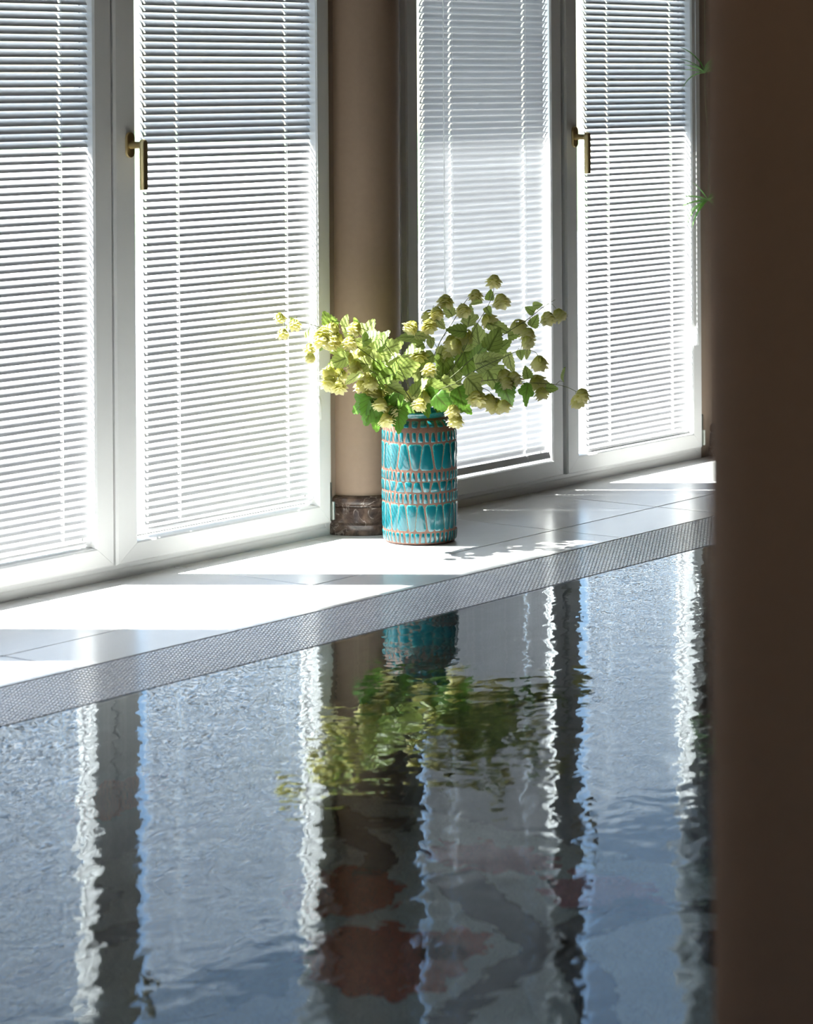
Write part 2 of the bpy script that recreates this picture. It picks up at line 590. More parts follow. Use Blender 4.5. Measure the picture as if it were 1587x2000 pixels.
tag(MB().box(RX0 - 0.15, RX1 + 0.15, RY0 - 0.15, WT, CEIL, CEIL + 0.15).build('ceiling', M['ceiling']), kind='structure')
# outside: eave whose edge throws the shade over the upper panes, terrace and lawn
tag(MB().box(RX0 - 2.0, RX1 + 2.0, WT, 0.963, 2.70, 2.86).build('roof_eave', M['render']), kind='structure')
tag(MB().box(-16, 16, WT, 9.0, -0.14, -0.02).build('terrace_outside', M['stone_out']), kind='structure')
tag(MB().box(-60, 60, 9.0, 90.0, -0.16, -0.05).build('lawn_outside', M['lawn']), kind='structure')

# pool basin
ps = MB()
ps.box(POOL_L - 0.2, POOL_R + 0.2, POOL_NEAR - 0.2, GRATE1 + 0.05, -DEPTH - 0.1, -DEPTH)
ps.box(POOL_L, POOL_R, GRATE1, GRATE1 + 0.05, -DEPTH, -0.006)
ps.box(POOL_L, POOL_R, POOL_NEAR - 0.05, POOL_NEAR, -DEPTH, -0.012)
ps.box(POOL_L - 0.05, POOL_L, POOL_NEAR - 0.05, GRATE1 + 0.05, -DEPTH, -0.012)
ps.box(POOL_R, POOL_R + 0.05, POOL_NEAR - 0.05, GRATE1 + 0.05, -DEPTH, -0.012)
basin = tag(ps.build('pool_basin', M['mosaic_wall']), 'submerged pool basin lined with small grey mosaic', kind='structure')
ch = MB().box(POOL_L, POOL_R, GRATE1 + 0.05, GRATE0, -0.16, -0.13)
ch.build('overflow_channel', M['channel'], basin)
# pale floor mosaic field with floral inlay (all of it lies under the water)
MB().box(POOL_L, -0.40, POOL_NEAR, GRATE1, -DEPTH, -DEPTH + 0.002).build('mosaic_field', M['mosaic'], basin)

def inlay(name, mat, outline, z=-DEPTH + 0.0035, h=0.0015):
    n = len(outline)
    vs = [(x, y, z) for x, y in outline] + [(x, y, z - h) for x, y in outline]
    fs = [tuple(range(n))] + [(i, (i + 1) % n, n + (i + 1) % n, n + i) for i in range(n)]
    return MB().add(vs, fs).build(name, M[mat], basin)

def lobed(cx, cy, rx, ry, lobes, depth, rot=0.0, n=64, ph=0.0, jit=0.05):
    out = []
    for i in range(n):
        a = 2 * math.pi * i / n
        r = 1 - depth * (0.5 + 0.5 * math.cos(lobes * a + ph)) + RND.uniform(-jit, jit) * 0.5
        x, y = rx * r * math.cos(a), ry * r * math.sin(a)
        out.append((cx + x * math.cos(rot) - y * math.sin(rot), cy + x * math.sin(rot) + y * math.cos(rot)))
    return out

def stroke(pts, w0, w1, wob=0.12):
    P = [Vector((*p, 0)) for p in pts]
    # quadratic resample
    Q = []
    m = len(P) - 1
    for i in range(25):
        t = i / 24 * m
        k = min(int(t), m - 1)
        u = t - k
        a, b = P[k], P[k + 1]
        p0 = P[k - 1] if k > 0 else a - (b - a)
        p3 = P[k + 2] if k + 2 <= m else b + (b - a)
        Q.append(0.5 * ((2 * a) + (b - p0) * u + (2 * p0 - 5 * a + 4 * b - p3) * u * u + (3 * a - p0 - 3 * b + p3) * u ** 3))
    L, Rr = [], []
    for i, q in enumerate(Q):
        t = (Q[min(i + 1, 24)] - Q[max(i - 1, 0)]).normalized()
        nn = Vector((-t.y, t.x, 0))
        w = (w0 + (w1 - w0) * i / 24) * (1 + RND.uniform(-wob, wob)) / 2
        L.append(q + nn * w)
        Rr.append(q - nn * w)
    return [(v.x, v.y) for v in L + Rr[::-1]]

# water
tag(MB().add([(POOL_L, POOL_NEAR, -0.002), (POOL_R, POOL_NEAR, -0.002), (POOL_R, GRATE1 + 0.003, -0.002), (POOL_L, GRATE1 + 0.003, -0.002)], [(0, 1, 2, 3)]).build('pool_water', M['water']),
    'still dark reflective pool water with fine ripples, mirroring the windows', 'water', kind='stuff')

# overflow grate along the far pool edge
gr = tag(empty('overflow_grate', ((POOL_L + POOL_R) / 2, (GRATE0 + GRATE1) / 2, -0.03)), 'pale perforated plastic overflow grate running along the pool edge', 'grate')
gx0, gx1 = -1.75, 3.0
gb = MB()
PY, PX = 0.0109, 0.0185
nb = 24
def gl(y):       # local coords of the grate
    return y - gr.location.y
for j in range(nb):
    y = GRATE0 - 0.003 - PY * (j + 0.5)
    yy = gl(y)
    # bevelled bar running along the wall
    h = 0.0047
    vs, fs = [], []
    for x in (POOL_L - gr.location.x, POOL_R - gr.location.x):
        vs += [(x, yy + h, 0.012), (x, yy + h, 0.0275), (x, yy + h * 0.8, 0.0290), (x, yy - h * 0.8, 0.0290), (x, yy - h, 0.0275), (x, yy - h, 0.012)]
    fs = [(i, i + 1, i + 7, i + 6) for i in range(5)] + [(5, 0, 6, 11)]
    gb.add(vs, fs)
bars = tag(gb.build('grate_bars', M['grate'], gr), kind='stuff')
gn = MB()
nx = int((gx1 - gx0) / PX)
for j in range(nb):
    yy = gl(GRATE0 - 0.003 - PY * (j + 0.5))
    for i in range(nx):
        x = gx0 + i * PX - gr.location.x
        a, b = 0.0052, 0.0054
        # cross piece between bars, slightly proud
        gn.add([(x - a, yy - b, 0.0284), (x + a, yy - b, 0.0284), (x + a, yy + b, 0.0284), (x - a, yy + b, 0.0284), (x - a * .6, yy - b * .4, 0.0304), (x + a * .6, yy - b * .4, 0.0304), (x + a * .6, yy + b * .4, 0.0304), (x - a * .6, yy + b * .4, 0.0304)],
               [(0, 1, 5, 4), (1, 2, 6, 5), (2, 3, 7, 6), (3, 0, 4, 7), (4, 5, 6, 7)])
tag(gn.build('grate_studs', M['grate'], gr), kind='stuff')
ge = MB()
ge.box(POOL_L - gr.location.x, POOL_R - gr.location.x, gl(GRATE1), gl(GRATE1) + 0.004, 0.0, 0.0285)
ge.build('grate_edge', M['grate'], gr)

# ------------------------------------------------------------------ windows
Z0S, RAIL = 0.040, 0.054      # sash bottom, height of the bottom rail
YF = -0.02

def ring(mb, x0, x1, z0, z1, prof, gap=0.0004, kl=1.0, kr=1.0):
    """four mitred bars; prof = list of (inset from the outer edge, y)"""
    corners = lambda t: [(x0 + t * kl, z0 + t), (x1 - t * kr, z0 + t), (x1 - t * kr, z1 - t), (x0 + t * kl, z1 - t)]
    for s in range(4):
        a, b = s, (s + 1) % 4
        vs = []
        for t, y in prof:
            c = corners(t)
            (ax, az), (bx, bz) = c[a], c[b]
            L = math.hypot(bx - ax, bz - az)
            dx, dz = (bx - ax) / L * gap, (bz - az) / L * gap
            vs += [(ax + dx, y, az + dz), (bx - dx, y, bz - dz)]
        n = len(prof)
        fs = [(2 * i, 2 * i + 1, 2 * i + 3, 2 * i + 2) for i in range(n - 1)] + [(2 * n - 2, 2 * n - 1, 1, 0)]
        fs += [tuple(2 * i for i in range(n)), tuple(2 * i + 1 for i in reversed(range(n)))]
        mb.add(vs, fs)

def make_handle(parent, x, z):
    h = MB()
    # oval rosette
    n = 28
    rings = [(0.0, 1.0), (-0.008, 1.0), (-0.0105, 0.93)]
    o = len(h.v)
    W2, H2 = 0.0155, 0.034
    for y, s in rings:
        for i in range(n):
            a = 2 * math.pi * i / n
            cx = math.cos(a) * W2 * s
            cz = math.sin(a) * W2 * s + (H2 - W2) * (1 if math.sin(a) >= 0 else -1)
            h.v.append((x + cx, YF + y, z + cz))
    for j in range(len(rings) - 1):
        for i in range(n):
            k = (i + 1) % n
            h.f.append((o + j * n + i, o + j * n + k, o + (j + 1) * n + k, o + (j + 1) * n + i))
    h.f.append(tuple(o + 2 * n + i for i in range(n)))
    hd = h.build('handle', M['brass'], parent, smooth=35)
    hd['label'] = 'brushed brass lever handle'
    g = MB()
    g.tube([(x, YF - 0.008, z), (x, YF - 0.030, z), (x, YF - 0.050, z)], [0.0105, 0.0092, 0.0095], 14)
    # flat lever, rounded at the top
    w, t = 0.0095, 0.0085
    prof = []
    for i in range(9):
        a = math.pi * i / 8
        prof.append((math.cos(a) * w, 0.010 + math.sin(a) * w - 0.004))
    prof += [(-w * 0.92, -0.118), (w * 0.92, -0.118)]
    k = len(prof)
    vs = [(x + px, YF - 0.046 - t * 0.4, z + pz) for px, pz in prof] + [(x + px, YF - 0.046 - t * 1.6, z + pz) for px, pz in prof]
    vs += [(x + px * 0.8, YF - 0.046 - t * 2.0, z + (pz - 0.002 if pz > -0.1 else pz + 0.001)) for px, pz in prof]
    fs = [(i, (i + 1) % k, k + (i + 1) % k, k + i) for i in range(k)] + [(k + i, k + (i + 1) % k, 2 * k + (i + 1) % k, 2 * k + i) for i in range(k)]
    fs += [tuple(reversed(range(k))), tuple(2 * k + i for i in range(k))]
    g.add(vs, fs)
    o2 = g.mesh('handle_lever', M['brass'], 35)
    # lever joined to the rosette as one handle
    bm = bmesh.new()
    bm.from_mesh(hd.data)
    bm.from_mesh(o2)
    bmesh.ops.recalc_face_normals(bm, faces=bm.faces)
    bm.to_mesh(hd.data)
    bm.free()
    return hd

SASH_TOP = 2.30
def make_sash(win, x0, x1, handle=None, hinge=None, proud=0.0, sl=0.056, sr=0.056):
    y0 = YF - proud
    mb = MB()
    prof = [(0.0, 0.046), (0.0, y0 + 0.005), (0.004, y0), (0.050, y0), (0.054, y0 + 0.005), (0.056, 0.004), (0.058, 0.022), (0.058, 0.046)]
    kl, kr = sl / 0.054, sr / 0.054
    ring(mb, x0, x1, Z0S, SASH_TOP, prof, kl=kl, kr=kr)
    s = mb.build('sash', M['pvc'], win)
    p = MB().box(x0 + 0.056 * kl, x1 - 0.056 * kr, 0.028, 0.034, Z0S + 0.052, SASH_TOP - 0.052)
    pane = p.build('pane', M['glass'], s)
    gk = MB()
    ring(gk, x0 + 0.0545 * kl, x1 - 0.0545 * kr, Z0S + 0.0545, SASH_TOP - 0.0545, [(0.0, 0.027), (0.0, 0.023), (0.006, 0.023), (0.006, 0.027)])
    gk.build('gasket', M['gasket'], s)
    if handle is not None:
        make_handle(s, handle[0], handle[1])
    if hinge is not None:
        hb = MB()
        hb.box(hinge, hinge + 0.007, y0 + 0.001, y0 + 0.024, 0.045, 0.155)
        hb.tube([(hinge + 0.009, y0 - 0.001, 0.048), (hinge + 0.009, y0 - 0.001, 0.10)], 0.0055, 10)
        hg = hb.build('hinge', M['steel'], s)
        hg['label'] = 'dark steel corner hinge'
    return s

def make_window(name, label, x0, xm, x1, gap=0.004, hx=None, hz=1.147, st=(0.053, 0.070, 0.082, 0.053)):
    w = tag(empty(name, (xm, 0, 0)), label, kind='structure')
    f = MB()
    prof = [(0.0, 0.058), (0.0, 0.0), (0.022, 0.0), (0.026, 0.003), (0.052, 0.004), (0.052, 0.058)]
    ring(f, x0 - FRM, x1 + FRM, 0.0, WIN_TOP, prof)
    for i, (vx, vy, vz) in enumerate(f.v):
        f.v[i] = (vx, vy, vz)
    fr = f.build('fixed_frame', M['pvc'], w)
    fr.location.x = -xm
    sill = MB()
    sill.box(x0 - FRM + 0.01 - xm, x1 + FRM - 0.01 - xm, 0.0005, 0.014, -0.004, 0.0012)
    sill.build('sealant_strip', M['gasket'], w)
    a = make_sash(w, x0, xm - gap / 2, sl=st[0], sr=st[1])
    b = make_sash(w, xm + gap / 2, x1, handle=(hx, hz), hinge=x1, proud=0.004, sl=st[2], sr=st[3])
    for s in (a, b):
        s.location.x = -xm
    g2 = MB().box(xm - gap / 2 - 0.006 - xm, xm + gap / 2 + 0.006 - xm, 0.0, 0.05, Z0S, SASH_TOP)
    g2.build('meeting_seal', M['gasket'], w)
    return w

make_window('window_1', 'white framed double window outside the left edge of the view', -3.033, -2.140, -1.247, hx=-2.10)
make_window('window_2', 'white framed double window left of the brown column, with brass handle', -0.936, -0.043, 0.850, hx=0.015)
make_window('window_3', 'white framed double window right of the brown column, behind the vase', 1.225, 2.052, 2.885, gap=0.016, hx=2.108, hz=1.130, st=(0.056, 0.061, 0.068, 0.057))

w4 = tag(empty('added_fill_window', (RX0 - 0.08, (NW0 + NW1) / 2, NZ0)), 'added white framed window in the left wall, lighting the pillar from outside the view', kind='structure')
f4 = MB()
hy, hz4 = (NW1 - NW0) / 2, NZ1 - NZ0
for ya, yb4, za, zb4 in ((-hy, -hy + 0.06, 0, hz4), (hy - 0.06, hy, 0, hz4), (-hy + 0.06, hy - 0.06, 0, 0.06), (-hy + 0.06, hy - 0.06, hz4 - 0.06, hz4), (-0.03, 0.03, 0.06, hz4 - 0.06)):
    f4.box(-0.04, 0.04, ya, yb4, za, zb4)
f4.build('fixed_frame', M['pvc'], w4)
for ya, yb4 in ((-hy + 0.06, -0.03), (0.03, hy - 0.06)):
    MB().box(-0.003, 0.003, ya, yb4, 0.06, hz4 - 0.06).build('pane', M['glass'], w4)

# ------------------------------------------------------------------ venetian blinds
SW, PITCH, YB = 0.0250, 0.0196, 0.008
def slat_mesh(length, holes, tilt, curve=0.0028):
    """curved aluminium slat with cord slots; room edge lies down when tilt > 0"""
    half = 0.0034
    cuts = [0.0, length]
    for h in holes:
        cuts += [h - half, h + half]
    cuts = sorted(cuts)
    nc = 6
    bm = bmesh.new()
    grid = []
    ca, sa = math.cos(tilt), math.sin(tilt)
    for x in cuts:
        col = []
        for j in range(nc + 1):
            s = (j / nc - 0.5) * SW           # + = outside edge
            c = curve * (1 - (2 * s / SW) ** 2)
            y = s * ca - c * sa
            z = s * sa + c * ca
            col.append(bm.verts.new((x, y, z)))
        grid.append(col)
    for i in range(len(cuts) - 1):
        mid = (cuts[i] + cuts[i + 1]) / 2
        hole = any(abs(mid - h) < half * 0.9 for h in holes)
        for j in range(nc):
            if hole and 1 <= j <= nc - 2:
                continue
            bm.faces.new((grid[i][j], grid[i + 1][j], grid[i + 1][j + 1], grid[i][j + 1]))
    bmesh.ops.recalc_face_normals(bm, faces=bm.faces)
    bmesh.ops.solidify(bm, geom=bm.faces[:], thickness=0.00035)
    me = bpy.data.meshes.new('slat')
    bm.to_mesh(me)
    bm.free()
    me.materials.append(M['slat'])
    me.shade_smooth()
    try:
        me.set_sharp_from_angle(angle=math.radians(40))
    except Exception:
        pass
    return me

def make_blind(label, x0, x1, holes, zb, tilt, wand=None, tassel=None, rail_tilt=0.0, yb=YB):
    b = tag(empty('venetian_blind', (x0, yb, zb)), label, 'blind', 'white venetian blinds in the window sashes')
    L = x1 - x0
    hl = [0.011] + [h - x0 for h in holes] + [L - 0.011]
    me = slat_mesh(L, hl, math.radians(tilt))
    rl = MB()
    r, t = 0.0115, 0.005
    pr = [(-r, -t * .5), (-r * .8, -t), (r * .8, -t), (r, -t * .5), (r, t * .5), (r * .8, t), (-r * .8, t), (-r, t * .5)]
    rl.add([(x, py, pz) for x in (0.0, L) for py, pz in pr], [(i, (i + 1) % 8, 8 + (i + 1) % 8, 8 + i) for i in range(8)] + [tuple(range(8)), tuple(8 + i for i in reversed(range(8)))])
    ro = rl.build('bottom_rail', M['slat'], b)
    ro.rotation_euler.x = math.radians(rail_tilt)
    n = int((SASH_TOP - 0.11 - zb) / PITCH)
    for i in range(n):
        s = link('slat', me, b)
        s.location = (0, RND.uniform(-0.0003, 0.0003), 0.016 + (i + 0.5) * PITCH + RND.uniform(-0.0004, 0.0004))
        s.rotation_euler = (RND.uniform(-0.02, 0.02), RND.uniform(-0.0004, 0.0004), 0)
    top = 0.02 + n * PITCH
    MB().box(0, L, -0.0125, 0.0125, top, top + 0.025).build('head_rail', M['slat'], b)
    for h in hl[1:-1]:
        MB().tube([(h, 0, 0.0), (h, 0, top)], 0.0008, 4).build('lift_cord', M['cord'], b)
        la = MB()
        dy = 0.0128 * math.cos(math.radians(tilt)) + 0.0008
        la.tube([(h + 0.004, dy, 0.0), (h + 0.004, dy, top)], 0.0004, 3)
        la.tube([(h + 0.004, -dy, 0.0), (h + 0.004, -dy, top)], 0.0004, 3)
        la.build('ladder_cord', M['cord'], b)
    for h in (hl[0], hl[-1]):
        MB().tube([(h, 0, -0.02), (h, 0, top)], 0.0006, 4).build('guide_wire', M['cord'], b)
    if wand:
        wx, wz = wand[0] - x0, wand[1] - zb
        wd = MB().tube([(wx, -0.017, wz + 0.05), (wx, -0.017, top)], 0.0016, 6)
        wd.lathe([(0.0022, wz), (0.0042, wz + 0.002), (0.0045, wz + 0.03), (0.0035, wz + 0.055), (0.002, wz + 0.06)], 10, wx, -0.017)
        wd.build('tilt_wand', M['clear'], b, smooth=True)
    if tassel:
        tx, ty, tz = tassel[0] - x0, -0.046, tassel[1] - zb
        ts = MB().tube([(tx, ty, tz + 0.06), (tx + 0.002, ty, tz + 0.5), (tx, ty, top)], 0.0009, 4)
        ts.build('pull_cord', M['cord'], b)
        MB().lathe([(0.0085, tz), (0.0098, tz + 0.004), (0.0092, tz + 0.035), (0.0065, tz + 0.06), (0.002, tz + 0.068)], 14, tx, ty).build('cord_tassel', M['cord'], b, smooth=True)
    return b

TILT = 50
make_blind('white venetian blind just outside the left edge, beyond the left column', -2.05, -1.290, [-1.90, -1.44], 0.110, TILT)
make_blind('white venetian blind outside the view, on the sash farthest left', -2.985, -2.170, [-2.84, -2.31], 0.110, TILT)
make_blind('white venetian blind on the leftmost sash, cut off by the left edge', -0.885, -0.077, [-0.745, -0.219], 0.108, TILT, rail_tilt=-20)
make_blind('white venetian blind left of the brown column, on the sash with brass handle', 0.094, 0.822, [0.230, 0.687], 0.112, TILT, tassel=(0.781, 0.345), rail_tilt=-35)
make_blind('tightly closed pale grey venetian blind directly behind the vase of hops', 1.308, 1.973, [1.455, 1.843], 0.112, -58, wand=(1.400, 0.63), yb=-0.010, rail_tilt=70)
make_blind('white venetian blind on the rightmost sash, beside the dark foreground pillar', 2.206, 2.880, [2.341, 2.730], 0.098, TILT, tassel=(2.832, 0.40), rail_tilt=-20)

# ------------------------------------------------------------------ columns
def make_column(name, label, x, y, r=0.119, mat='column'):
    c = tag(empty(name, (x, y, 0)), label, 'column')
    MB().lathe([(r, 0.105), (r, CEIL - 0.02)], 72).build('shaft', M[mat], c, smooth=True)
    k = r / 0.119
    MB().lathe([(0.144 * k, 0.0), (0.146 * k, 0.004), (0.146 * k, 0.030), (0.140 * k, 0.036), (0.136 * k, 0.070), (0.134 * k, 0.078), (0.129 * k, 0.081), (0.129 * k, 0.085), (0.134 * k, 0.089), (0.1355 * k, 0.097), (0.133 * k, 0.105), (0.126 * k, 0.110), (0.121 * k, 0.112)], 72).build('base', M['marble'], c, smooth=30)
    c.children[-1]['label'] = 'dark brown veined marble base'
    return c
make_column('column', 'round brown column with marble base between the two windows', C_PIER[2], 0.0)
make_column('column', 'round brown column at the far right end of the windows, mostly hidden', C_PIER[3], 0.0)
make_column('column', 'round brown column just outside the left edge of the view', C_PIER[1], 0.0)
pl = tag(empty('pillar', (-3.248, -4.008, 0)), 'blurred dark brown foreground pillar filling the right edge', 'pillar')
MB().lathe([(0.172, 0.0), (0.172, CEIL - 0.01)], 96).build('shaft', M['pillar'], pl, smooth=True)

# ------------------------------------------------------------------ vase
VC = Vector((0.948, -0.271, 0.0))
VPROF = [(0.0, 0.0), (0.088, 0.0), (0.099, 0.002), (0.1035, 0.008), (0.1055, 0.030), (0.1068, 0.10), (0.1074, 0.20), (0.1070, 0.28), (0.1050, 0.318), (0.1020, 0.331), (0.0960, 0.342), (0.0860, 0.350), (0.0805, 0.354), (0.0785, 0.358), (0.0800, 0.364), (0.0812, 0.368), (0.0800, 0.3705), (0.0765, 0.369), (0.0750, 0.362), (0.0760, 0.345), (0.0950, 0.325), (0.0990, 0.20), (0.0950, 0.02), (0.0, 0.012)]
vase = tag(empty('vase', VC), 'turquoise glazed brown ceramic vase with geometric panels on the tiled ledge', 'vase')
MB().lathe(VPROF, 96, cap=False).build('body', M['clay'], vase, smooth=45)
MB().lathe([(0.0792, 0.3565), (0.0803, 0.3640), (0.0818, 0.3682), (0.0803, 0.3715), (0.0760, 0.3698), (0.0745, 0.3620), (0.0752, 0.352)], 96, cap=False).build('glazed_rim', M['glaze'], vase, smooth=True)

def prof_r(z):
    P = VPROF[2:13]
    for (r0, z0), (r1, z1) in zip(P, P[1:]):
        if z0 <= z <= z1:
            return r0 + (r1 - r0) * (z - z0) / (z1 - z0)
    return 0.1065

def glaze_panel(th, z0, z1, wb, wt, lift=0.0016):
    """trapezoid of pooled glaze on the wall of the vase; wb / wt = half widths (m) at foot and head"""
    n = 5
    vs, uvs = [], []
    for j in range(n):
        v = (0.0, 0.10, 0.5, 0.90, 1.0)[j]
        for i in range(n):
            u = (0.0, 0.17, 0.5, 0.83, 1.0)[i]
            vv = v
            # round the corners
            if j in (0, 4) and i in (0, 4):
                u = 0.10 if i == 0 else 0.90
                vv = 0.035 if j == 0 else 0.965
            z = z0 + (z1 - z0) * vv
            hw = wb + (wt - wb) * vv
            e = 0.0 if (i in (0, 4) or j in (0, 4)) else (lift if not (i == 2 and j == 2) else lift * 1.15)
            r = prof_r(z) + 0.0001 + e
            a = th + (u - 0.5) * 2 * hw / prof_r(z)
            vs.append((r * math.cos(a), r * math.sin(a), z))
            uvs.append((0.0 if e == 0 else (1.0 if (i == 2 or j == 2) else 0.75), vv))
    fs = [(j * n + i, j * n + i + 1, (j + 1) * n + i + 1, (j + 1) * n + i) for j in range(n - 1) for i in range(n - 1)]
    me = MB().add(vs, fs).mesh('glaze_panel', M['glaze'], smooth=60)
    uvl = me.uv_layers.new(name='UVMap')
    for lp in me.loops:
        uvl.data[lp.index].uv = uvs[lp.vertex_index]
    return link('glaze_panel', me, vase)

#        z0      z1     count  half width: foot/head of the two alternating shapes
ROWS = [(0.334, 0.3490, 24, (0.0088, 0.0060), (0.0060, 0.0085)),
        (0.2930, 0.3180, 36, (0.0068, 0.0035), (0.0050, 0.0050)),
        (0.2150, 0.2860, 20, (0.0185, 0.0085), (0.0078, 0.0180)),
        (0.1830, 0.2060, 44, (0.0058, 0.0022), (0.0040, 0.0040)),
        (0.1525, 0.1785, 26, (0.0128, 0.0062), (0.0070, 0.0105)),
        (0.1210, 0.1455, 46, (0.0056, 0.0024), (0.0036, 0.0036)),
        (0.0420, 0.1145, 24, (0.0155, 0.0070), (0.0075, 0.0150)),
        (0.0085, 0.0340, 44, (0.0056, 0.0030), (0.0036, 0.0050))]
VR = random.Random(5)
for z0, z1, cnt, A, Bq in ROWS:
    ph = VR.uniform(0, 6.28)
    for k in range(cnt):
        wb, wt = A if k % 2 == 0 else Bq
        jz = VR.uniform(-0.001, 0.001)
        s = VR.uniform(0.92, 1.05)
        glaze_panel(ph + 2 * math.pi * (k + VR.uniform(-0.05, 0.05)) / cnt, z0 - 0.0012 + jz, z1 + 0.0012 + jz * 0.5, wb * s * 1.13, wt * s * 1.13)

# ------------------------------------------------------------------ hop branches
def uvset(me, uvs):
    l = me.uv_layers.new(name='UVMap')
    for lp in me.loops:
        l.data[lp.index].uv = uvs[lp.vertex_index]

def leaf_mesh(kind, seed):
    """unit leaf: base at the origin, tip at +Y, face +Z"""
    R = random.Random(seed)
    rows = 15
    vs, uvs = [], []
    bend = R.uniform(0.10, 0.30)
    fold = R.uniform(0.05, 0.16)
    for j in range(rows):
        t = j / (rows - 1)
        if kind == 'ovate':
            w = 0.44 * math.sin(math.pi * min(1, t ** 0.60)) ** 0.72 * (1 - 0.25 * t)
        else:      # three-lobed
            w = 0.40 * math.sin(math.pi * t ** 0.6) ** 0.8
            w += 0.20 * math.exp(-((t - 0.42) / 0.085) ** 2) - 0.08 * math.exp(-((t - 0.62) / 0.07) ** 2)
        ser = 1.0 + (0.10 if j % 2 else -0.06)
        if j in (0, rows - 1):
            w = 0.0
        y = t - (0.0 if t > 0.12 else 0.0)
        for i in range(5):
            c = (-1, -0.5, 0, 0.5, 1)[i]
            x = c * w * (ser if abs(c) == 1 else 1)
            yy = y + (-0.10 * abs(c) * (1 - t) ** 3 if j > 0 else 0) + (0.035 if (abs(c) == 1 and j % 2) else 0)
            z = -bend * (t - 0.15) ** 2 + fold * abs(c) * w * 1.6 - 0.10 * (abs(c) ** 2) * w + 0.022 * math.sin(9 * t + 2 * c + seed)
            vs.append((x, yy, z))
            uvs.append((0.5 + 0.5 * c, t))
    fs = [(j * 5 + i, j * 5 + i + 1, (j + 1) * 5 + i + 1, (j + 1) * 5 + i) for j in range(rows - 1) for i in range(4)]
    me = MB().add(vs, fs).mesh('leaf', M['leaf'])
    me.shade_smooth()
    uvset(me, uvs)
    return me

def cone_mesh(seed):
    """unit hop cone hanging along -Z from the origin, about 1 long"""
    R = random.Random(seed)
    vs, fs, uvs = [], [], []
    rows = 6
    for j in range(rows):
        t = j / (rows - 1)
        zc = -0.06 - 0.70 * t
        rr = 0.42 * math.sin(math.pi * (0.22 + 0.60 * t)) ** 0.7
        n = 6 if j < rows - 1 else 4
        for k in range(n):
            a = 2 * math.pi * (k + 0.5 * (j % 2)) / n + R.uniform(-0.12, 0.12)
            L = 0.36 * R.uniform(0.9, 1.1)
            wd = 0.25 * (1.0 if j < rows - 1 else 0.8)
            out = Vector((math.cos(a), math.sin(a), 0))
            sd = Vector((-math.sin(a), math.cos(a), 0))
            flare = R.uniform(1.05, 1.45)
            o = len(vs)
            pts = []
            for (d, rad, half, tv) in ((0.0, 0.55, 0.75, 0.0), (0.45, 0.98, 1.0, 0.45), (0.78, 1.12 * flare, 0.80, 0.8), (1.0, 1.30 * flare, 0.0, 1.0)):
                c = out * rr * rad + Vector((0, 0, zc - d * L))
                pts.append((c, half * wd, tv))
            for c, h, tv in pts[:3]:
                bow = out * (-0.05)
                for q, off in ((-1, bow), (0, Vector((0, 0, 0))), (1, bow)):
                    vs.append(tuple(c + sd * h * q + off))
                    uvs.append((0.5 + 0.5 * q, tv * 0.55 + 0.45 * t))
            vs.append(tuple(pts[3][0]))
            uvs.append((0.5, 0.55 + 0.45 * t))
            for r_ in range(2):
                for q in range(2):
                    fs.append((o + r_ * 3 + q, o + r_ * 3 + q + 1, o + r_ * 3 + q + 4, o + r_ * 3 + q + 3))
            fs += [(o + 6, o + 7, o + 9), (o + 7, o + 8, o + 9)]
    me = MB().add(vs, fs).mesh('cone', M['cone'])
    me.shade_smooth()
    uvset(me, uvs)
    return me

LEAVES = [leaf_mesh('ovate', 1), leaf_mesh('ovate', 2), leaf_mesh('lobed', 3), leaf_mesh('ovate', 4), leaf_mesh('ovate', 6), leaf_mesh('ovate', 7)]
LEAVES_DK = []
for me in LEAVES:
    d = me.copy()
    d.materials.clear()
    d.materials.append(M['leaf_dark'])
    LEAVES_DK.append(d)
CONES = [cone_mesh(s) for s in (1, 2, 3)]

